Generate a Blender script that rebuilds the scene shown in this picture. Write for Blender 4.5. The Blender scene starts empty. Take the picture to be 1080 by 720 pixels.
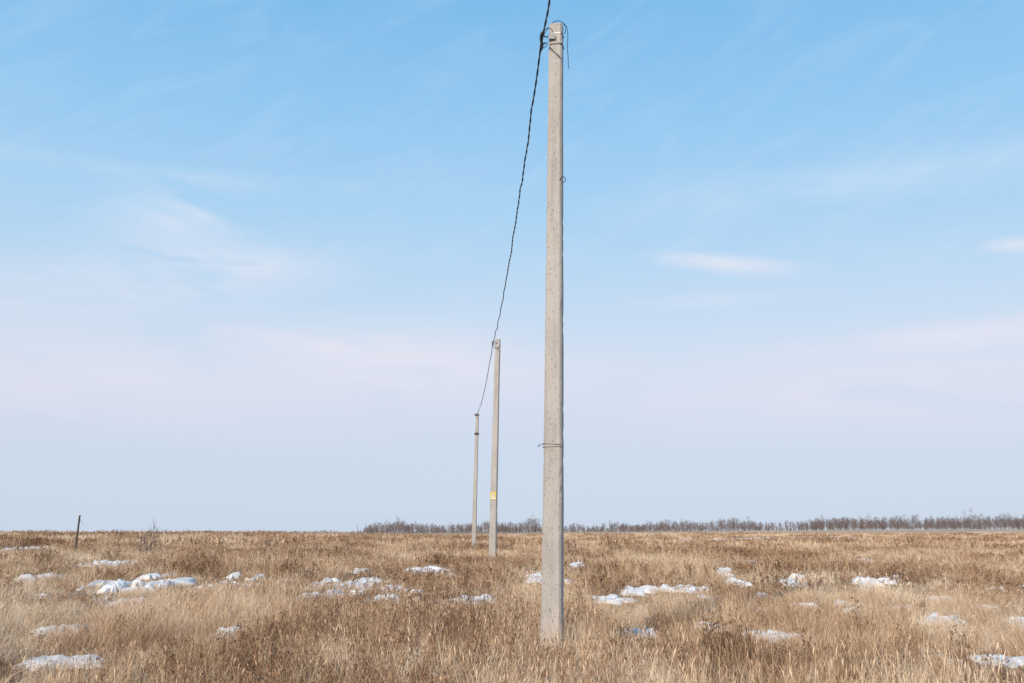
import bpy, bmesh, math, random
import numpy as np
from mathutils import Vector, Matrix, noise as mn

random.seed(7); rng = np.random.default_rng(7)
scene = bpy.context.scene
scene.view_settings.view_transform = 'Standard'
scene.view_settings.look = 'None'
scene.view_settings.exposure = 0

# ------------------------------------------------------------------ helpers
def sstep(a, b, v):
    t = max(0.0, min(1.0, (v - a) / (b - a))); return t * t * (3 - 2 * t)

def gz(x, y):
    """terrain height"""
    z = 0.30 * sstep(12, 38, y)
    r = math.hypot(x, y)
    z += 0.05 * mn.noise(Vector((x * 0.35, y * 0.35, 1.7))) * (1 - sstep(60, 200, r))
    z += 0.10 * mn.noise(Vector((x * 0.09, y * 0.09, 5.1))) * (1 - sstep(150, 500, r))
    z += 2.1 * sstep(120, 420, y) * sstep(-60, 230, x)
    z += 0.25 * mn.noise(Vector((x * 0.012, y * 0.012, 9.1))) * sstep(60, 200, r)
    # low swell in the field, left of the line
    z += 0.62 * sstep(48, 85, y) * (1 - sstep(110, 220, y)) * (1 - sstep(-40, 4, x))
    return z

def new_obj(name, me, parent=None, mats=()):
    o = bpy.data.objects.new(name, me)
    scene.collection.objects.link(o)
    for m in mats: me.materials.append(m)
    if parent: o.parent = parent
    return o

def mesh_from(name, V, F, smooth=False, mi=None):
    me = bpy.data.meshes.new(name)
    me.from_pydata(V, [], F); me.update()
    if smooth: me.polygons.foreach_set('use_smooth', [True] * len(me.polygons))
    if mi is not None: me.polygons.foreach_set('material_index', mi)
    return me

class NT:
    def __init__(s, nt): s.t = nt; nt.nodes.clear()
    def n(s, typ, **kw):
        nd = s.t.nodes.new(typ)
        for k, v in kw.items():
            if k == 'ins':
                for a, b in v.items(): s.set(nd.inputs[a], b)
            else: setattr(nd, k, v)
        return nd
    def set(s, sock, v):
        if isinstance(v, bpy.types.NodeSocket): s.t.links.new(v, sock)
        else: sock.default_value = v
    def m(s, op, a, b=0.0, c=None, clamp=False):
        nd = s.t.nodes.new('ShaderNodeMath'); nd.operation = op; nd.use_clamp = clamp
        s.set(nd.inputs[0], a); s.set(nd.inputs[1], b)
        if c is not None: s.set(nd.inputs[2], c)
        return nd.outputs[0]
    def mix(s, f, a, b, mode='MIX'):
        nd = s.t.nodes.new('ShaderNodeMix'); nd.data_type = 'RGBA'; nd.blend_type = mode
        s.set(nd.inputs[0], f); s.set(nd.inputs[6], a); s.set(nd.inputs[7], b)
        return nd.outputs[2]
    def noise(s, vec, scale, detail=4, rough=0.55, dist=0.0):
        nd = s.n('ShaderNodeTexNoise', ins={'Scale': scale, 'Detail': detail, 'Roughness': rough, 'Distortion': dist})
        s.set(nd.inputs['Vector'], vec); return nd.outputs['Fac']
    def ramp(s, f, stops, interp='LINEAR'):
        nd = s.n('ShaderNodeValToRGB'); cr = nd.color_ramp; cr.interpolation = interp
        while len(cr.elements) < len(stops): cr.elements.new(0.5)
        for e, (p, c) in zip(cr.elements, stops):
            e.position = p; e.color = (c[0], c[1], c[2], 1) if len(c) == 3 else c
        s.set(nd.inputs[0], f); return nd.outputs[0]
    def mapr(s, v, a, b, c=0.0, d=1.0, smooth=True):
        nd = s.n('ShaderNodeMapRange', interpolation_type='SMOOTHSTEP' if smooth else 'LINEAR')
        s.set(nd.inputs[0], v)
        for i, q in zip((1, 2, 3, 4), (a, b, c, d)): s.set(nd.inputs[i], q)
        return nd.outputs[0]

def rgb(r, g, b):
    f = lambda c: (c / 255 / 12.92) if c / 255 <= 0.04045 else ((c / 255 + 0.055) / 1.055) ** 2.4
    return (f(r), f(g), f(b), 1.0)

def mat(name):
    m = bpy.data.materials.new(name); m.use_nodes = True
    return m, NT(m.node_tree)

def simple_mat(name, col, rough=0.7, metal=0.0, var=0.25, scale=20):
    m, t = mat(name)
    tc = t.n('ShaderNodeTexCoord').outputs['Object']
    f = t.noise(tc, scale, 5)
    c = t.mix(f, tuple(x * (1 - var) for x in col[:3]) + (1,), tuple(min(1, x * (1 + var)) for x in col[:3]) + (1,))
    b = t.n('ShaderNodeBsdfPrincipled', ins={'Base Color': c, 'Roughness': rough, 'Metallic': metal})
    o = t.n('ShaderNodeOutputMaterial'); t.t.links.new(b.outputs[0], o.inputs[0])
    return m

# ------------------------------------------------------------------ materials
def grass_material(name, stops, k=1.0):
    m, t = mat(name)
    pos = t.n('ShaderNodeNewGeometry').outputs['Position']
    rnd = t.n('ShaderNodeObjectInfo').outputs['Random']
    tint = t.n('ShaderNodeAttribute', attribute_name='tint').outputs['Fac']
    big = t.noise(pos, 0.16, 2, 0.6)
    med = t.noise(pos, 0.7, 1, 0.6)
    f = t.m('ADD', t.m('MULTIPLY', t.m('SUBTRACT', big, 0.5), 1.8 * k), 0.5)
    f = t.m('ADD', f, t.m('MULTIPLY', t.m('SUBTRACT', med, 0.5), 1.1 * k))
    f = t.m('ADD', f, t.m('MULTIPLY', t.m('SUBTRACT', rnd, 0.5), 0.35))
    f = t.m('ADD', f, t.m('MULTIPLY', t.m('SUBTRACT', tint, 0.5), 0.75), clamp=True)
    c = t.ramp(f, stops)
    d = t.n('ShaderNodeBsdfDiffuse', ins={'Color': c})
    o = t.n('ShaderNodeOutputMaterial'); t.t.links.new(d.outputs[0], o.inputs[0])
    return m

M_straw = grass_material('dry_straw', [(0.05, (0.30, 0.17, 0.095)), (0.35, (0.61, 0.40, 0.24)),
                                       (0.65, (0.80, 0.575, 0.375)), (0.95, (0.88, 0.72, 0.54))], 1.0)
M_weed = grass_material('dead_weed', [(0.1, (0.13, 0.072, 0.044)), (0.5, (0.31, 0.175, 0.10)),
                                      (0.9, (0.50, 0.33, 0.21))])

def ground_material():
    m, t = mat('dry_ground')
    pos = t.n('ShaderNodeNewGeometry').outputs['Position']
    dist = t.n('ShaderNodeVectorMath', operation='LENGTH', ins={0: pos}).outputs['Value']
    fine = t.noise(pos, 9, 6, 0.7); med = t.noise(pos, 0.6, 4, 0.6)
    near = t.ramp(t.m('ADD', t.m('MULTIPLY', fine, 0.6), t.m('MULTIPLY', med, 0.4)),
                  [(0.3, (0.14, 0.085, 0.05)), (0.5, (0.31, 0.205, 0.125)), (0.7, (0.48, 0.345, 0.22))])
    mp = t.n('ShaderNodeMapping', ins={'Vector': pos, 'Scale': (0.012, 0.035, 1)}).outputs[0]
    farn = t.noise(mp, 1.0, 7, 0.6, 0.4)
    far = t.ramp(farn, [(0.3, (0.36, 0.22, 0.135)), (0.48, (0.58, 0.40, 0.26)), (0.6, (0.70, 0.53, 0.37)), (0.72, (0.78, 0.64, 0.50))])
    c = t.mix(t.mapr(dist, 60, 200), near, far)
    b = t.n('ShaderNodeBsdfDiffuse', ins={'Color': c})
    bp = t.n('ShaderNodeBump', ins={'Strength': 0.8, 'Distance': 0.05, 'Height': fine})
    t.t.links.new(bp.outputs[0], b.inputs['Normal'])
    o = t.n('ShaderNodeOutputMaterial'); t.t.links.new(b.outputs[0], o.inputs[0])
    return m

def snow_material():
    m, t = mat('old_snow')
    pos = t.n('ShaderNodeNewGeometry').outputs['Position']
    f = t.noise(pos, 6, 7, 0.7)
    c = t.ramp(f, [(0.34, (0.52, 0.43, 0.34)), (0.42, (0.82, 0.77, 0.72)), (0.65, (0.92, 0.90, 0.87))])
    b = t.n('ShaderNodeBsdfDiffuse', ins={'Color': c})
    bp = t.n('ShaderNodeBump', ins={'Strength': 0.4, 'Distance': 0.03, 'Height': t.noise(pos, 14, 4, 0.6)})
    t.t.links.new(bp.outputs[0], b.inputs['Normal'])
    o = t.n('ShaderNodeOutputMaterial'); t.t.links.new(b.outputs[0], o.inputs[0])
    return m

def concrete_material():
    m, t = mat('weathered_concrete')
    tc = t.n('ShaderNodeTexCoord').outputs['Object']
    mp = t.n('ShaderNodeMapping', ins={'Vector': tc, 'Scale': (3, 3, 0.7)}).outputs[0]
    big = t.noise(mp, 1.6, 5, 0.65)
    c = t.ramp(big, [(0.3, (0.42, 0.37, 0.325)), (0.5, (0.51, 0.455, 0.405)), (0.7, (0.59, 0.535, 0.48))])
    sp = t.noise(tc, 60, 4, 0.75)
    c = t.mix(t.mapr(sp, 0.52, 0.66), c, t.mix(0.5, c, (0.25, 0.215, 0.19, 1)))
    pit = t.n('ShaderNodeTexVoronoi', feature='F1', ins={'Vector': tc, 'Scale': 22.0}).outputs['Distance']
    c = t.mix(t.mapr(pit, 0.12, 0.24, 1, 0), c, t.mix(0.6, c, (0.18, 0.155, 0.13, 1)))
    mp2 = t.n('ShaderNodeMapping', ins={'Vector': tc, 'Scale': (14, 14, 0.35)}).outputs[0]
    st = t.noise(mp2, 1.0, 3, 0.5)
    c = t.mix(t.m('MULTIPLY', t.mapr(st, 0.52, 0.72), 0.35), c, (0.32, 0.28, 0.25, 1))
    b = t.n('ShaderNodeBsdfPrincipled', ins={'Base Color': c, 'Roughness': 0.92, 'Specular IOR Level': 0.2})
    h = t.m('SUBTRACT', sp, t.mapr(pit, 0.08, 0.18, 1, 0))
    bp = t.n('ShaderNodeBump', ins={'Strength': 0.6, 'Distance': 0.006, 'Height': h})
    t.t.links.new(bp.outputs[0], b.inputs['Normal'])
    o = t.n('ShaderNodeOutputMaterial'); t.t.links.new(b.outputs[0], o.inputs[0])
    return m

M_ground = ground_material(); M_snow = snow_material(); M_conc = concrete_material()
M_steel = simple_mat('galvanised_steel', (0.32, 0.31, 0.30), 0.5, 0.6)
M_dark = simple_mat('dark_metal', (0.05, 0.05, 0.055), 0.6, 0.3)
M_cable = simple_mat('black_insulation', (0.018, 0.018, 0.022), 0.55)
M_wood = simple_mat('old_wood', (0.09, 0.065, 0.05), 0.9)
M_yellow = simple_mat('yellow_sign_paint', (0.70, 0.50, 0.10), 0.5, 0, 0.08)
M_white = simple_mat('white_sign_paint', (0.75, 0.74, 0.7), 0.5, 0, 0.08)
M_bark = simple_mat('bare_twigs', (0.19, 0.14, 0.125), 0.9, 0, 0.35, 0.05)  # greyish brown, with the treeline's distance haze put into the colour
M_birch = simple_mat('birch_bark', (0.40, 0.36, 0.34), 0.9, 0, 0.3, 0.3)

# ------------------------------------------------------------------ ground
def axis(n, ext, k):
    u = np.linspace(-1, 1, n); return np.sinh(u * k) / math.sinh(k) * ext
gx = axis(241, 5000, 7.4); gy = axis(281, 5000, 7.2)
V = [(x, y, gz(x, y)) for y in gy for x in gx]
nx = len(gx)
F = [(j * nx + i, j * nx + i + 1, (j + 1) * nx + i + 1, (j + 1) * nx + i) for j in range(len(gy) - 1) for i in range(nx - 1)]
new_obj('ground', mesh_from('ground', V, F, True), mats=[M_ground])

# ------------------------------------------------------------------ snow patches (x, y, rx, ry, thickness)
SN = [(-7.3, 20.8, 0.62, 1.1, .11), (-6.6, 15.3, 0.40, .7, .11), (-4.1, 15.1, 0.30, .5, .12), (-5.1, 11.9, 0.55, .42, .08),
      (-3.8, 25.6, .65, 1.2, .16), (-2.8, 24.3, .42, .8, .15), (-4.1, 22.0, .5, .7, .13), (-8.9, 26.6, .55, 1.1, .16),
      (-10.1, 26.0, .4, 1.0, .16), (-6.7, 25.2, .55, .9, .14), (-0.85, 21.2, .5, .7, .14), (.7, 27.5, .35, .9, .16),
      (2.0, 21.0, .45, .6, .12), (2.95, 23.9, .36, .7, .13), (4.05, 23.8, .40, .7, .13), (4.0, 21.3, .25, .45, .12),
      (1.78, 14.6, .30, .4, .12), (3.0, 15.3, .30, .45, .12), (3.55, 14.2, .32, .42, .11), (6.9, 25.4, .3, .7, .14),
      (5.6, 25.4, .25, .7, .15), (8.3, 35.0, .5, 1.4, .2), (8.9, 25.6, .3, .8, .16), (8.7, 21.0, .32, .55, .12),
      (6.9, 16.5, .34, .5, .13), (8.1, 16.3, .28, .45, .12), (5.75, 11.9, .36, .36, .09), (4.95, 12.1, .18, .3, .09),
      (-2.6, 31, .7, 1.2, .2), (-27, 57, 1.3, 2.5, .28), (2.2, 33, .4, 1.1, .2),
      (30, 125, 4.5, 6, .4), (22, 118, 3.5, 4, .4), (46, 150, 6, 5, .4), (-13.2, 28.5, .6, 1.0, .17), (-14.0, 36, .9, 1.6, .2),
      (12.5, 24, .35, .8, .14), (-10.5, 19, .4, .7, .11), (-3.0, -4, .8, .6, .1), (3.5, 1.5, .6, .5, .1),
      (13.5, 40, .7, 1.5, .2), (-20, 44, 1.0, 1.8, .24)]
rs = random.Random(23)
for _ in range(30): SN.append((rs.uniform(-11.5, -1.6), rs.uniform(20, 32), rs.uniform(.12, .34), rs.uniform(.2, .5), rs.uniform(.13, .18)))
for _ in range(22): SN.append((rs.uniform(1.2, 13), rs.uniform(17, 33), rs.uniform(.10, .28), rs.uniform(.2, .45), rs.uniform(.12, .17)))
SV, SF = [], []
for k, (cx, cy, rx, ry, th) in enumerate(SN):
    nr, na = 14, 72; b0 = len(SV)
    for i in range(nr + 1):
        r = i / nr
        for j in range(na):
            a = 2 * math.pi * j / na
            ca, sa = math.cos(a), math.sin(a)
            w = 1 + 0.7 * mn.noise(Vector((ca * 1.3, sa * 1.3, k * 3.3))) + 0.7 * mn.noise(Vector((ca * 3.5, sa * 3.5, k * 5.3))) + .4 * mn.noise(Vector((ca * 9, sa * 9, k * 2.3)))
            x = cx + ca * rx * r * w; y = cy + sa * ry * r * w
            prof = (1 - r ** 5)
            z = gz(x, y) + th * prof * (0.75 + 0.6 * mn.noise(Vector((x * 2.2, y * 1.8, 4))) + .45 * mn.noise(Vector((x * 6, y * 5, 4)))) - (0.03 if i == nr else 0)
            SV.append((x, y, z))
    for i in range(nr):
        for j in range(na):
            j2 = (j + 1) % na
            SF.append((b0 + i * na + j, b0 + (i + 1) * na + j, b0 + (i + 1) * na + j2, b0 + i * na + j2))
new_obj('snow_patches', mesh_from('snow_patches', SV, SF, True), mats=[M_snow])
SNa = np.array(SN)

# ------------------------------------------------------------------ grass tufts
def tuft(n, rad, h, hv, lean, w, heads=0.3, seed=0, flat=False):
    r = random.Random(seed); V = []; F = []; T = []
    wind = r.uniform(0, 6.28)
    for _ in range(n):
        a = r.uniform(0, 6.28); d = rad * math.sqrt(r.random())
        bx, by = d * math.cos(a), d * math.sin(a)
        la = a + r.gauss(0, 1.1) if r.random() < .6 else wind + r.gauss(0, .6)
        H = h * max(.25, r.gauss(1, hv)); L = lean * abs(r.gauss(1, .6))
        up = 1.0 if not flat else r.uniform(.25, .7)
        fa = r.uniform(0, 6.28); sx, sy = math.cos(fa), math.sin(fa)
        ww = w * r.uniform(.6, 1.3); tn = r.random(); b = len(V)
        ks = r.uniform(-.15, .15)
        for t in (0, .35, .7, 1.0):
            px = bx + math.cos(la) * H * L * t ** 1.8 + sx * ks * H * t * t
            py = by + math.sin(la) * H * L * t ** 1.8 + sy * ks * H * t * t
            pz = H * up * (t - .25 * min(L, 1.2) * t * t) - .02
            if t < 1:
                k = ww * (1 - t) ** .5 * .5
                V += [(px - sx * k, py - sy * k, pz), (px + sx * k, py + sy * k, pz)]; T += [tn, tn]
            else: V.append((px, py, pz)); T.append(tn)
        F += [(b, b + 1, b + 3, b + 2), (b + 2, b + 3, b + 5, b + 4), (b + 4, b + 5, b + 6)]
        if r.random() < heads:
            hl = r.uniform(.04, .08) * (h / .4); hw = ww * r.uniform(.6, 1.0); b = len(V)
            ax, ay = math.cos(la) * L * .8, math.sin(la) * L * .8
            V += [(px - ax * .3 * hl, py - ay * .3 * hl, pz - hl * .4), (px + sx * hw, py + sy * hw, pz + hl * .1),
                  (px + ax * hl * .6, py + ay * hl * .6, pz + hl * .6), (px - sx * hw, py - sy * hw, pz + hl * .15)]
            T += [tn * .8] * 4; F.append((b, b + 1, b + 2, b + 3))
    return V, F, T

def weed(n, rad, h, w, seed=0, nb=7, hs=.012):
    r = random.Random(seed); V = []; F = []; T = []
    def rib(p, q, w0, w1, tn):
        fa = r.uniform(0, 6.28); s = Vector((math.cos(fa), math.sin(fa), 0)); b = len(V)
        V.extend([tuple(p - s * w0 / 2), tuple(p + s * w0 / 2), tuple(q + s * w1 / 2), tuple(q - s * w1 / 2)]); T.extend([tn] * 4)
        F.append((b, b + 1, b + 2, b + 3))
    for _ in range(n):
        a = r.uniform(0, 6.28); d = rad * math.sqrt(r.random()); p = Vector((d * math.cos(a), d * math.sin(a), -.02))
        H = h * r.uniform(.6, 1.15); tn = r.random()
        dr = Vector((r.gauss(0, .15), r.gauss(0, .15), 1)).normalized()
        top = p + dr * H; mid = p + dr * H * .5 + Vector((r.gauss(0, .02), r.gauss(0, .02), 0))
        rib(p, mid, w, w * .8, tn); rib(mid, top, w * .8, w * .4, tn)
        for i in range(nb):
            t = r.uniform(.35, 1); q = p.lerp(top, t); ba = r.uniform(0, 6.28); bl = H * r.uniform(.1, .28) * (1.25 - t * .6)
            e = q + Vector((math.cos(ba) * .55, math.sin(ba) * .55, .8)) * bl
            rib(q, e, w * .55, w * .35, tn)
            for _k in range(3):
                c = e + Vector((r.gauss(0, .012), r.gauss(0, .012), r.gauss(0, .012))) * (hs / .012)
                rib(c - Vector((0, 0, hs)), c + Vector((r.gauss(0, hs * .4), 0, hs)), hs * .5, hs * r.uniform(.6, 1.3), min(1, tn + .15))
    return V, F, T

src = bpy.data.collections.new('grass_tuft_library')
def add_src(i, vft, m):
    V, F, T = vft; me = mesh_from('grass_tuft_%02d' % i, V, F)
    at = me.attributes.new('tint', 'FLOAT', 'POINT'); at.data.foreach_set('value', T)
    me.materials.append(m); o = bpy.data.objects.new('grass_tuft_%02d' % i, me); src.objects.link(o)
idx = 0; G = {}
def group(name, lst):
    global idx
    G[name] = []
    for v, m in lst: add_src(idx, v, m); G[name].append(idx); idx += 1
group('near', [(tuft(75, .20, .38, .3, .4, .0042, .25, 1), M_straw), (tuft(60, .15, .42, .28, .3, .0042, .3, 2), M_straw),
               (tuft(80, .25, .30, .35, .7, .0042, .1, 3), M_straw), (tuft(45, .12, .34, .3, .9, .005, .0, 4), M_straw),
               (tuft(65, .22, .40, .3, .35, .004, .35, 5), M_straw)])
group('mat', [(tuft(80, .32, .24, .35, 1.3, .007, 0, 11, True), M_straw), (tuft(80, .35, .20, .35, 1.6, .007, 0, 12, True), M_straw)])
group('weed', [(weed(7, .18, .42, .004, 21, 7, .009), M_weed), (weed(10, .22, .36, .004, 22, 8, .009), M_weed), (weed(4, .1, .5, .005, 23, 8, .010), M_weed)])
group('mid', [(tuft(70, .32, .34, .32, .45, .009, .25, 31), M_straw), (tuft(60, .28, .38, .28, .35, .009, .3, 32), M_straw),
              (tuft(80, .40, .28, .35, .8, .010, .1, 33), M_straw)])
group('midweed', [(weed(14, .4, .42, .010, 41, 6, .017), M_weed), (weed(18, .5, .36, .010, 42, 6, .017), M_weed)])
group('far', [(tuft(80, 1.3, .40, .3, .4, .035, .2, 51), M_straw), (tuft(80, 1.4, .36, .35, .5, .036, .1, 52), M_straw)])
group('farweed', [(weed(20, 1.1, .45, .024, 61, 4, .045), M_weed)])

P, I, R, S = [], [], [], []
def snow_fac(x, y):
    dx = (x - SNa[:, 0]) / SNa[:, 2]; dy = (y - SNa[:, 1]) / SNa[:, 3]
    core = np.sqrt(dx * dx + dy * dy).min()
    dx = (x - SNa[:, 0]) / (SNa[:, 2] + .2); dy = (y - SNa[:, 1] + 1.5) / (SNa[:, 3] + 2.1)
    zone = np.sqrt(dx * dx + dy * dy).min()
    return core, zone
def add_pt(x, y, gr, s, big=1.0):
    P.append((x, y, gz(x, y))); I.append(random.choice(G[gr]))
    R.append((random.gauss(0, .07), random.gauss(0, .07), random.uniform(0, 6.283)))
    S.append((big * random.uniform(.85, 1.2), big * random.uniform(.85, 1.2), s))
def scatter(y0, y1, dens, groups, margin=4, k=.62, big=1.0):
    area = 0.5 * ((2 * k * max(y0, 0) + 2 * margin) + (2 * k * max(y1, 0) + 2 * margin)) * (y1 - y0)
    n = int(area * dens); wmax = k * max(y1, 0) + margin; c = 0
    while c < n:
        y = random.uniform(y0, y1); x = random.uniform(-wmax, wmax)
        if abs(x) > k * max(y, 0) + margin: continue
        c += 1
        f = mn.noise(Vector((x * .22, y * .16, 3.3))); g = mn.noise(Vector((x * .7, y * .5, 8.3))); hN = mn.noise(Vector((x * .15, y * .10, 14.3)))
        core, zone = snow_fac(x, y)
        if core < .9 and random.random() < .87: continue
        sc = 1 + .4 * f + .5 * g
        if y > 16: sc *= .88
        if f + g * .6 < -.33 and random.random() < .45: continue
        wp = .06 + (.45 if hN > .2 else 0) + (.25 if g > .3 else 0)
        isw = random.random() < wp
        gr = groups[1] if isw else groups[0]
        if zone < 1: sc *= .42 if random.random() < .88 else .8
        elif zone < 1.3: sc *= .75
        if zone < 1 and random.random() < .42: continue
        add_pt(x, y, gr, sc * random.uniform(.72, 1.3), big)
scatter(-8, 4, 5, ('near', 'weed'), 6)
scatter(4, 22, 22, ('near', 'weed'), 3)
scatter(-8, 4, 3, ('mat', 'mat'), 6)
scatter(4, 26, 7, ('mat', 'mat'), 3)
scatter(20, 60, 6.5, ('mid', 'midweed'), 4)
scatter(56, 130, .6, ('far', 'farweed'), 10)
scatter(130, 260, .12, ('far', 'farweed'), 20, big=1.5)
# grass growing thick and unmown around the feet of the poles
for (px_, py_, gr) in ((.457, 12.0, 'near'), (-.66, 33.8, 'mid'), (-2.085, 55.4, 'mid')):
    for _ in range(42):
        a = random.uniform(0, 6.283); d = random.uniform(.26, .62)
        add_pt(px_ + math.cos(a) * d, py_ + math.sin(a) * d, gr, random.uniform(.95, 1.45), .9)
me = bpy.data.meshes.new('dry_grass'); me.from_pydata(P, [], []); N = len(P)
a = me.attributes.new('idx', 'INT', 'POINT'); a.data.foreach_set('value', I)
a = me.attributes.new('rot', 'FLOAT_VECTOR', 'POINT'); a.data.foreach_set('vector', np.array(R, dtype=np.float32).ravel())
a = me.attributes.new('scl', 'FLOAT_VECTOR', 'POINT'); a.data.foreach_set('vector', np.array(S, dtype=np.float32).ravel())
grass = new_obj('dry_grass', me)
ng = bpy.data.node_groups.new('scatter_grass', 'GeometryNodeTree')
ng.interface.new_socket('Geometry', in_out='INPUT', socket_type='NodeSocketGeometry')
ng.interface.new_socket('Geometry', in_out='OUTPUT', socket_type='NodeSocketGeometry')
gi = ng.nodes.new('NodeGroupInput'); go = ng.nodes.new('NodeGroupOutput')
iop = ng.nodes.new('GeometryNodeInstanceOnPoints'); ci = ng.nodes.new('GeometryNodeCollectionInfo')
ci.inputs['Collection'].default_value = src; ci.inputs['Separate Children'].default_value = True; ci.inputs['Reset Children'].default_value = True
iop.inputs['Pick Instance'].default_value = True
def na(nm, ty):
    n = ng.nodes.new('GeometryNodeInputNamedAttribute'); n.data_type = ty; n.inputs['Name'].default_value = nm; return n.outputs['Attribute']
L = ng.links.new
L(gi.outputs[0], iop.inputs['Points']); L(ci.outputs[0], iop.inputs['Instance'])
L(na('idx', 'INT'), iop.inputs['Instance Index']); L(na('rot', 'FLOAT_VECTOR'), iop.inputs['Rotation']); L(na('scl', 'FLOAT_VECTOR'), iop.inputs['Scale'])
L(iop.outputs[0], go.inputs[0])
md = grass.modifiers.new('scatter', 'NODES'); md.node_group = ng
print('tufts', N)

# ------------------------------------------------------------------ curves / tubes
def tube(name, pts, rad, m, parent=None, cyclic=False):
    cu = bpy.data.curves.new(name, 'CURVE'); cu.dimensions = '3D'; cu.bevel_depth = rad; cu.bevel_resolution = 2
    if not isinstance(pts[0][0], (tuple, list, Vector)): pts = [pts]
    for pl in pts:
        sp = cu.splines.new('POLY'); sp.points.add(len(pl) - 1)
        for q, p in zip(sp.points, pl): q.co = (p[0], p[1], p[2], 1)
        sp.use_cyclic_u = cyclic
    cu.use_fill_caps = True
    o = bpy.data.objects.new(name, cu); scene.collection.objects.link(o); cu.materials.append(m)
    if parent: o.parent = parent
    return o

def smooth_path(pts, n=6):
    P_ = [Vector(p) for p in pts]; out = []
    for i in range(len(P_) - 1):
        p0 = P_[max(i - 1, 0)]; p1 = P_[i]; p2 = P_[i + 1]; p3 = P_[min(i + 2, len(P_) - 1)]
        for k in range(n):
            t = k / n
            out.append(.5 * ((2 * p1) + (-p0 + p2) * t + (2 * p0 - 5 * p1 + 4 * p2 - p3) * t * t + (-p0 + 3 * p1 - 3 * p2 + p3) * t ** 3))
    out.append(P_[-1]); return out

# ------------------------------------------------------------------ utility poles
def half(z, H): return (.120 + (.083 - .120) * z / H)
def ring_pts(z, H, off):
    h = half(z, H) + off; c = .022
    return [(-h + c, -h, z), (h - c, -h, z), (h, -h + c, z), (h, h - c, z), (h - c, h, z), (-h + c, h, z), (-h, h - c, z), (-h, -h + c, z)]
def pole(x, y, tilt, H, rz, seed):
    e = bpy.data.objects.new('utility_pole', None); scene.collection.objects.link(e)
    e.location = (x, y, gz(x, y)); e.rotation_euler = (0, tilt, 0)
    V = []; F = []; nz = 120; z0 = -.4
    for i in range(nz + 1):
        z = z0 + (H - z0) * i / nz
        for j, p in enumerate(ring_pts(z, H, 0)):
            nn = mn.noise(Vector((j * 5.1 + seed * 9, z * 3.0, seed))) ; n2 = mn.noise(Vector((j * 3.1, z * 14, seed + 4)))
            chip = max(0, n2 - .38) * .03
            k = 1 + (nn * .0025 - chip) / .1
            bow = .006 * math.sin(z * .5 + seed)
            V.append((p[0] * k + bow, p[1] * k, z))
    for i in range(nz):
        for j in range(8):
            a = i * 8 + j; b = i * 8 + (j + 1) % 8; F.append((a, b, b + 8, a + 8))
    F.append(tuple(nz * 8 + j for j in range(8)))
    s = new_obj('concrete_shaft', mesh_from('concrete_shaft', V, F), e, [M_conc]); s.rotation_euler[2] = rz
    return e, s
def band(s, z, H, hgt, m, name='clamp_band', off=.004):
    V = ring_pts(z, H, off) + ring_pts(z + hgt, H, off); n = 8
    Vi = ring_pts(z, H, -.004) + ring_pts(z + hgt, H, -.004); V += Vi
    F = []
    for j in range(8):
        k = (j + 1) % 8
        F += [(j, k, 8 + k, 8 + j), (16 + k, 16 + j, 24 + j, 24 + k), (8 + j, 8 + k, 24 + k, 24 + j), (k, j, 16 + j, 16 + k)]
    return new_obj(name, mesh_from(name, V, F), s, [m])
def wedge_clamp(par, loc, ln=.22):
    bm = bmesh.new()
    prof = [(-ln / 2, .014, .020), (-ln * .2, .024, .032), (ln * .25, .022, .028), (ln / 2, .012, .015)]
    rings = []
    for yy, a, b in prof:
        rings.append([bm.verts.new((a * math.cos(t) , yy, b * math.sin(t))) for t in [k * math.pi / 5 for k in range(10)]])
    for r0, r1 in zip(rings, rings[1:]):
        for k in range(10): bm.faces.new((r0[k], r0[(k + 1) % 10], r1[(k + 1) % 10], r1[k]))
    bm.faces.new(rings[0][::-1]); bm.faces.new(rings[-1])
    me = bpy.data.meshes.new('cable_clamp'); bm.to_mesh(me); bm.free()
    o = new_obj('cable_clamp', me, par, [M_dark]); o.location = loc; return o
def hook_bracket(e, z, reach):
    pts = smooth_path([(-.04, -.09, z + .03), (-.09, -.10, z + .02), (-.15, -.09, z + .02), (-reach, -.05, z + .05), (-reach - .03, 0, z + .02), (-reach, .02, z - .02), (-reach + .03, .02, z + .0)])
    tube('hook_bracket', pts, .009, M_dark, e)
    V = [(-.11, -.112, z - .015), (-.02, -.112, z - .015), (-.02, -.112, z + .045), (-.11, -.112, z + .045)]
    V += [(a, b + .025, c) for a, b, c in V]
    new_obj('bracket_plate', mesh_from('bracket_plate', V, [(0, 1, 2, 3), (7, 6, 5, 4), (0, 4, 5, 1), (1, 5, 6, 2), (2, 6, 7, 3), (3, 7, 4, 0)]), e, [M_steel])

poles = {}
x1, y1 = .457, 12.0; H1 = 7.97 - gz(x1, y1)
e, s = pole(x1, y1, .0160, H1, -.20, 1); poles[1] = e
zt = H1
band(s, zt - .145, H1, .012, M_steel); band(s, zt - .30, H1, .014, M_dark)
tube('wire_binding', [[Vector(p) + Vector((0, 0, .008 * math.sin(i * 2.3))) for i, p in enumerate(ring_pts(2.47, H1, .006))]], .004, M_steel, s, True)
tube('wire_binding', [[Vector(p) + Vector((0, 0, .012 * math.cos(i * 1.7))) for i, p in enumerate(ring_pts(2.50, H1, .006))]], .004, M_steel, s, True)
tube('wire_twist', smooth_path([(-.11, -.11, 2.49), (-.14, -.14, 2.5), (-.15, -.12, 2.47), (-.17, -.15, 2.49)]), .004, M_steel, s)
tube('wire_twist', smooth_path([(.11, -.11, 2.49), (.125, -.14, 2.485), (.12, -.13, 2.50), (.10, -.14, 2.51)]), .005, M_steel, s)
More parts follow.
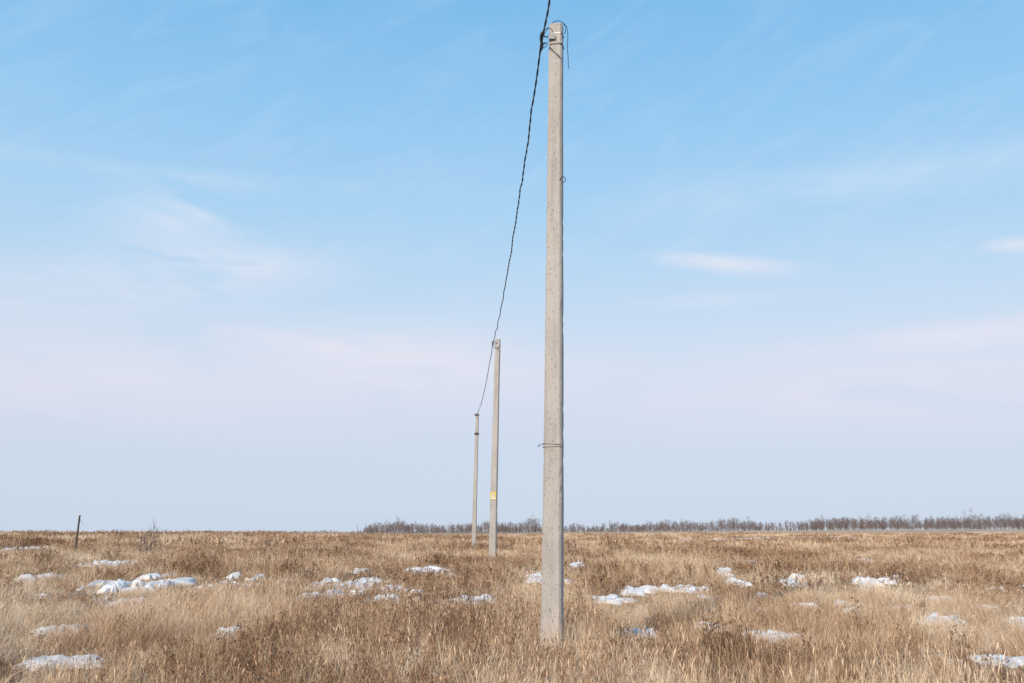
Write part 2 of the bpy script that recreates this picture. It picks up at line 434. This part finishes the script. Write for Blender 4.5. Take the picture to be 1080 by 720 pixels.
tube('loop_hook', smooth_path([(.07, -.09, 5.80), (.10, -.10, 5.84), (.135, -.10, 5.825), (.14, -.10, 5.785), (.12, -.10, 5.765), (.09, -.10, 5.765)]), .005, M_dark, s)
hook_bracket(e, zt - .22, .17)
wedge_clamp(e, (-.20, -.12, zt - .23), .26)
wedge_clamp(e, (-.19, .16, zt - .20), .22)
tube('jumper_wire', [smooth_path([(-.19, .1, zt - .2), (-.16, .02, zt - .10), (-.08, -.02, zt + .0), (-.04, 0, zt + .06), (.03, .0, zt + .075), (.09, .0, zt + .04), (.115, -.02, zt - .05), (.105, -.03, zt - .12)]),
                     smooth_path([(.02, .02, zt - .01), (.06, 0, zt + .03), (.12, -.02, zt + .0), (.145, -.02, zt - .12), (.14, -.02, zt - .3), (.15, -.02, zt - .45), (.155, -.02, zt - .6)]),
                     smooth_path([(-.2, -.1, zt - .2), (-.15, -.14, zt - .12), (-.09, -.12, zt - .10), (-.05, -.1, zt - .13)]),
                     smooth_path([(-.2, -.05, zt - .27), (-.16, -.1, zt - .36), (-.12, -.1, zt - .28)])], .0045, M_cable, e)
# second
x2, y2 = -.66, 33.8; H2 = 8.0 - gz(x2, y2)
e, s = pole(x2, y2, .0225, H2, -.16, 2); poles[2] = e
band(s, H2 - .2, H2, .025, M_steel); hook_bracket(e, H2 - .12, .15); wedge_clamp(e, (-.18, -.12, H2 - .14), .26); wedge_clamp(e, (-.18, .14, H2 - .14), .22)
tube('jumper_wire', smooth_path([(-.18, .1, H2 - .14), (-.1, 0, H2 - .3), (.02, -.12, H2 - .28), (.1, -.1, H2 - .2)]), .008, M_cable, e)
zs = 2.28; hw = .10
def plate(name, x0, x1, z0, z1, y, m, par):
    V = [(x0, y, z0), (x1, y, z0), (x1, y, z1), (x0, y, z1)]; V += [(a, b + .004, c) for a, b, c in V]
    return new_obj(name, mesh_from(name, V, [(0, 1, 2, 3), (7, 6, 5, 4), (0, 4, 5, 1), (1, 5, 6, 2), (2, 6, 7, 3), (3, 7, 4, 0)]), par, [m])
plate('warning_plate', -hw, hw, zs, zs + .26, -.128, M_yellow, s)
plate('warning_label', -.08, .08, zs + .02, zs + .06, -.133, M_white, s)
Vt = [(-.07, -.134, zs + .09), (.07, -.134, zs + .09), (0, -.134, zs + .22)]
new_obj('warning_triangle', mesh_from('warning_triangle', Vt, [(0, 1, 2)]), s, [M_white])
Vb = [(-.01, -.137, zs + .18), (.02, -.137, zs + .18), (.0, -.137, zs + .15), (.018, -.137, zs + .15), (-.006, -.137, zs + .10), (-.02, -.137, zs + .145)]
new_obj('lightning_bolt', mesh_from('lightning_bolt', Vb, [(0, 1, 2), (2, 3, 4), (2, 4, 5)]), s, [M_dark])
# third
x3, y3 = -2.085, 55.4; H3 = 8.0 - gz(x3, y3)
e, s = pole(x3, y3, .019, H3, -.1, 3); poles[3] = e
band(s, H3 - .14, H3, .07, M_dark, off=.02); band(s, H3 - 1.22, H3, .12, M_dark, off=.025); band(s, H3 - 1.0, H3, .04, M_steel)
hook_bracket(e, H3 - .1, .12); wedge_clamp(e, (-.10, -.14, H3 - .1), .26)
# pole behind the viewpoint carrying the near span
x0, y0 = 1.75, -10.0; H0 = 7.95 - gz(x0, y0)
e, s = pole(x0, y0, .01, H0, -.1, 4); band(s, H0 - .2, H0, .025, M_steel); hook_bracket(e, H0 - .12, .15); wedge_clamp(e, (-.18, .12, H0 - .14), .26)

# ------------------------------------------------------------------ twisted cable
A0 = Vector((x0 + .07 - .18, y0, 7.80)); A1 = Vector((x1 + .127 - .20, y1, 7.75)); A2 = Vector((x2 + .177 - .18, y2, 7.86)); A3 = Vector((x3 + .14 - .08, y3, 7.90))
strands = [[], []]
acc = 0
for (p, q, sag) in ((A0, A1, .45), (A1, A2, .50), (A2, A3, .55)):
    n = int((q - p).length / .05); d = (q - p).normalized(); side = Vector((d.y, -d.x, 0)).normalized(); up = Vector((0, 0, 1))
    for i in range(n + 1):
        t = i / n; c = p.lerp(q, t) + Vector((0, 0, -4 * sag * t * (1 - t)))
        e_ = min(1, min(t, 1 - t) * 12)
        c += side * (.028 * mn.noise(Vector((acc * .9, 2, 1))) + .008 * mn.noise(Vector((acc * 3, 7, 1)))) * e_
        c += up * (.028 * mn.noise(Vector((acc * .9, 9, 5))) + .008 * mn.noise(Vector((acc * 3, 3, 1)))) * e_
        ph = acc * 2 * math.pi / .55
        for k in (0, 1):
            a = ph + k * math.pi
            strands[k].append(c + side * math.cos(a) * .0055 + up * math.sin(a) * .0055)
        acc += .05
tube('power_cable', strands, .0085, M_cable)

# ------------------------------------------------------------------ fence post + bush
fp = bpy.data.objects.new('wooden_post', None); scene.collection.objects.link(fp); fx, fy = -19.35, 45.0
fp.location = (fx, fy, gz(fx, fy)); fp.rotation_euler = (0, .05, .3)
V = []; F = []; nn = 14
for i in range(nn + 1):
    z = -.2 + 2.12 * i / nn; r = .050 - .012 * i / nn
    for j in range(9):
        a = j * 2 * math.pi / 9; k = r * (1 + .18 * mn.noise(Vector((math.cos(a), math.sin(a), z * 2))))
        V.append((k * math.cos(a), k * math.sin(a), z + (.02 * math.cos(a) if i == nn else 0)))
for i in range(nn):
    for j in range(9): a = i * 9 + j; b = i * 9 + (j + 1) % 9; F.append((a, b, b + 9, a + 9))
F.append(tuple(nn * 9 + j for j in range(9)))
new_obj('post_shaft', mesh_from('post_shaft', V, F), fp, [M_wood])
tube('wire_stub', smooth_path([(.05, 0, 1.7), (.06, .05, 1.72), (-.05, .05, 1.71), (-.06, -.05, 1.70), (.05, -.06, 1.69), (.14, -.08, 1.62), (.15, -.1, 1.5)]), .005, M_dark, fp)

def shrub(name, x, y, h, n, seed):
    r = random.Random(seed); V = []; F = []
    def seg(p, q, a, b):
        d = (q - p).normalized(); u = d.orthogonal().normalized(); w = d.cross(u); s0 = len(V)
        for c, rr in ((p, a), (q, b)):
            for k in range(3):
                t = k * 2.094; V.append(tuple(c + (u * math.cos(t) + w * math.sin(t)) * rr))
        for k in range(3): k2 = (k + 1) % 3; F.append((s0 + k, s0 + k2, s0 + 3 + k2, s0 + 3 + k))
    def grow(p, d, l, w, lv):
        q = p + d * l; seg(p, q, w, w * .6)
        if lv == 0: return
        for _ in range(r.choice((3, 4))):
            t = r.uniform(.3, 1); dd = (d + Vector((r.gauss(0, .45), r.gauss(0, .45), r.gauss(.15, .2)))).normalized()
            grow(p.lerp(q, t), dd, l * r.uniform(.45, .7), w * .6, lv - 1)
    for _ in range(n):
        d = Vector((r.gauss(0, .35), r.gauss(0, .35), 1)).normalized()
        grow(Vector((r.gauss(0, .12), r.gauss(0, .12), -.05)), d, h * r.uniform(.4, .6), .014, 3)
    o = new_obj(name, mesh_from(name, V, F), None, [M_bark]); o.location = (x, y, gz(x, y)); return o
shrub('bare_shrub', -16.2, 45, 1.5, 8, 1)
shrub('bare_shrub', -17.9, 52, 1.0, 6, 2)
shrub('bare_shrub', -12.0, 50, .95, 6, 3)
shrub('bare_shrub', -25.5, 50, 1.05, 7, 4)
shrub('bare_shrub', -23.2, 48, .95, 6, 6)
shrub('bare_shrub', -8.2, 52, .9, 5, 5)

# ------------------------------------------------------------------ distant tree line
V = []; F = []; MI = []; r = random.Random(5)
def rb(p, q, a, b, mi):
    d = q - p; s_ = Vector((r.gauss(0, 1), r.gauss(0, .3), 0)).normalized(); k = len(V)
    if abs(d.x) > abs(d.z): s_ = Vector((0, .3, 1)).normalized()
    V.extend([tuple(p - s_ * a), tuple(p + s_ * a), tuple(q + s_ * b), tuple(q - s_ * b)]); F.append((k, k + 1, k + 2, k + 3)); MI.append(mi)
def tree(x, y, h):
    z = gz(x, y); birch = r.random() < .35; p = Vector((x, y, z - .2)); top = p + Vector((r.gauss(0, .06 * h), r.gauss(0, .06 * h), h))
    rb(p, p.lerp(top, .6), .07, .05, 1 if birch else 0); rb(p.lerp(top, .6), top, .05, .02, 0)
    sh = r.uniform(.7, 1.5)
    for _ in range(18):
        t = r.uniform(.08, .92) ** .8; q = p.lerp(top, t); a = r.uniform(0, 6.28); l = h * r.uniform(.14, .34) * (1.15 - t * .75) * sh
        e = q + Vector((math.cos(a) * .8 * l, math.sin(a) * .8 * l, l * r.uniform(.4, 1.0)))
        rb(q, e, .035, .02, 0)
        for _k in range(4):
            w = q.lerp(e, r.uniform(.3, 1)); rb(w, w + Vector((r.gauss(0, .45) * l, r.gauss(0, .45) * l, abs(r.gauss(.35, .25)) * l)), .028, .015, 0)
def row(xa, ya, xb, yb, n, h0, h1, dep, gap=.0, seed=0):
    for i in range(n):
        t = r.random(); x = xa + (xb - xa) * t + r.gauss(0, 3); y = ya + (yb - ya) * t + r.uniform(0, dep)
        g = mn.noise(Vector((x * .035, seed, 0))) + .5 * mn.noise(Vector((x * .12, seed, 7)))
        if g < gap: continue
        h = (h0 + (h1 - h0) * t) * r.uniform(.4, 1.0) ** .7 * (1 + .6 * g)
        if r.random() < .05: h *= 1.4
        tree(x, y, h)
row(-90, 600, 15, 610, 420, 6.8, 6.8, 40, -.45, 1)
row(-10, 720, 130, 680, 380, 4.6, 5.6, 50, -.3, 2)
row(60, 620, 330, 470, 900, 5.8, 8.4, 50, -.4, 3)
row(120, 480, 400, 380, 900, 4.6, 7.6, 30, -.25, 4)
row(-97, 590, 330, 500, 900, 2.4, 2.8, 60, -.6, 5)
row(-300, 900, -90, 760, 260, 2.0, 2.4, 60, -.2, 6)
new_obj('distant_treeline', mesh_from('distant_treeline', V, F, False, MI), None, [M_bark, M_birch])

# ------------------------------------------------------------------ world
SUN_EL, SUN_AZ = math.radians(27), math.radians(207)   # azimuth clockwise from +Y
w = bpy.data.worlds.new('World'); scene.world = w; w.use_nodes = True
t = NT(w.node_tree)
sky = t.n('ShaderNodeTexSky', sky_type='NISHITA', sun_disc=False, sun_elevation=SUN_EL, sun_rotation=SUN_AZ, altitude=100, air_density=1.0, dust_density=1.2, ozone_density=1.5)
gen = t.n('ShaderNodeTexCoord').outputs['Generated']
sp = t.n('ShaderNodeSeparateXYZ', ins={0: gen}); X, Y, Z = sp.outputs
az = t.m('ARCTAN2', X, Y); el = t.m('ARCSINE', Z)
hz = t.ramp(t.m('DIVIDE', el, math.radians(60), clamp=True),
            [(0.0, rgb(206, 221, 240)), (.06, rgb(207, 220, 241)), (.11, rgb(214, 223, 242)), (.16, rgb(215, 227, 245)), (.21, rgb(201, 224, 247)), (.30, rgb(174, 216, 249)), (.38, rgb(155, 207, 247)), (.50, rgb(130, 193, 241)), (1.0, rgb(80, 140, 205))])
hz10 = t.n('ShaderNodeVectorMath', operation='SCALE', ins={0: hz, 'Scale': 10.0}).outputs[0]
base = t.mix(0.9, sky.outputs[0], hz10)
cv = t.n('ShaderNodeCombineXYZ', ins={0: t.m('MULTIPLY', az, 5.0), 1: t.m('ADD', t.m('MULTIPLY', el, 22.0), t.m('MULTIPLY', az, 1.5)), 2: 0.0}).outputs[0]
cn = t.noise(cv, 1.1, 6, 0.58, 0.7)
cv2 = t.n('ShaderNodeCombineXYZ', ins={0: t.m('MULTIPLY', az, 7.0), 1: t.m('SUBTRACT', t.m('MULTIPLY', el, 20.0), t.m('MULTIPLY', az, 9.0)), 2: 3.0}).outputs[0]
cirr = t.noise(cv2, 1.3, 6, 0.62, 0.9)
tot = None
for (a, e_, hw_, hh, sl, st, lo, hi) in [
    (.213, .261, .10, .014, -.14, .62, .22, .5), (.485, .2535, .04, .010, 0, .6, .25, .5), (-.334, .296, .13, .055, .1, .75, .38, .68),
    (-.278, .2546, .17, .04, .05, .65, .38, .66), (-.10, .166, .24, .06, -.05, .75, .28, .65), (-.21, .182, .12, .012, -.12, .6, .25, .6),
    (-.40, .135, .42, .065, 0, .6, .2, .7), (.38, .128, .42, .06, 0, .65, .2, .7), (.44, .178, .22, .02, .03, .6, .25, .6),
    (.36, .328, .42, .035, .02, .42, .25, .7), (-.30, .335, .45, .012, .0, .28, .3, .7), (-.42, .22, .25, .05, .1, .55, .33, .7), (.22,.225,.16,.012,0,.3,.35,.6)]:
    dx = t.m('SUBTRACT', az, a); dy = t.m('SUBTRACT', t.m('SUBTRACT', el, e_), t.m('MULTIPLY', dx, sl))
    d = t.m('SQRT', t.m('ADD', t.m('POWER', t.m('ABSOLUTE', t.m('DIVIDE', dx, hw_)), 2.0), t.m('POWER', t.m('ABSOLUTE', t.m('DIVIDE', dy, hh)), 2.0)))
    d = t.m('ADD', d, t.m('MULTIPLY', t.m('SUBTRACT', cn, .5), 1.7))
    mk = t.m('MULTIPLY', t.mapr(d, 0.0, 1.05, 1, 0), t.m('MULTIPLY', t.mapr(cn, lo, hi), st))
    tot = mk if tot is None else t.m('SUBTRACT', 1.0, t.m('MULTIPLY', t.m('SUBTRACT', 1.0, tot), t.m('SUBTRACT', 1.0, mk)))
gl = t.m('MULTIPLY', t.mapr(cirr, .40, .85), t.mapr(el, .15, .35, 0.0, .18))
tot = t.m('ADD', tot, gl, clamp=True)
pink = t.ramp(t.m('DIVIDE', el, .4, clamp=True), [(0.0, rgb(218, 224, 238)), (.35, rgb(237, 229, 240)), (.6, rgb(240, 236, 245)), (1.0, rgb(210, 232, 250))])
pk10 = t.n('ShaderNodeVectorMath', operation='SCALE', ins={0: pink, 'Scale': 10.0}).outputs[0]
fin = t.mix(tot, base, pk10)
bg = t.n('ShaderNodeBackground', ins={'Color': fin, 'Strength': 0.1})
ow = t.n('ShaderNodeOutputWorld'); t.t.links.new(bg.outputs[0], ow.inputs[0])

sd = bpy.data.lights.new('sun', 'SUN'); sd.energy = 3.5; sd.angle = math.radians(1.5); sd.color = (1.0, .89, .76)
so = bpy.data.objects.new('sun', sd); scene.collection.objects.link(so)
dirv = Vector((math.sin(SUN_AZ) * math.cos(SUN_EL), math.cos(SUN_AZ) * math.cos(SUN_EL), math.sin(SUN_EL)))
so.rotation_euler = dirv.to_track_quat('Z', 'Y').to_euler(); so.location = dirv * 50

cd = bpy.data.cameras.new('camera'); cd.lens = 35; cd.sensor_width = 36; cd.clip_end = 12000; cd.clip_start = .05
co = bpy.data.objects.new('camera', cd); scene.collection.objects.link(co)
co.location = (0, 0, 1.5); co.rotation_euler = (math.radians(90 + 10.78), 0, 0)
scene.camera = co
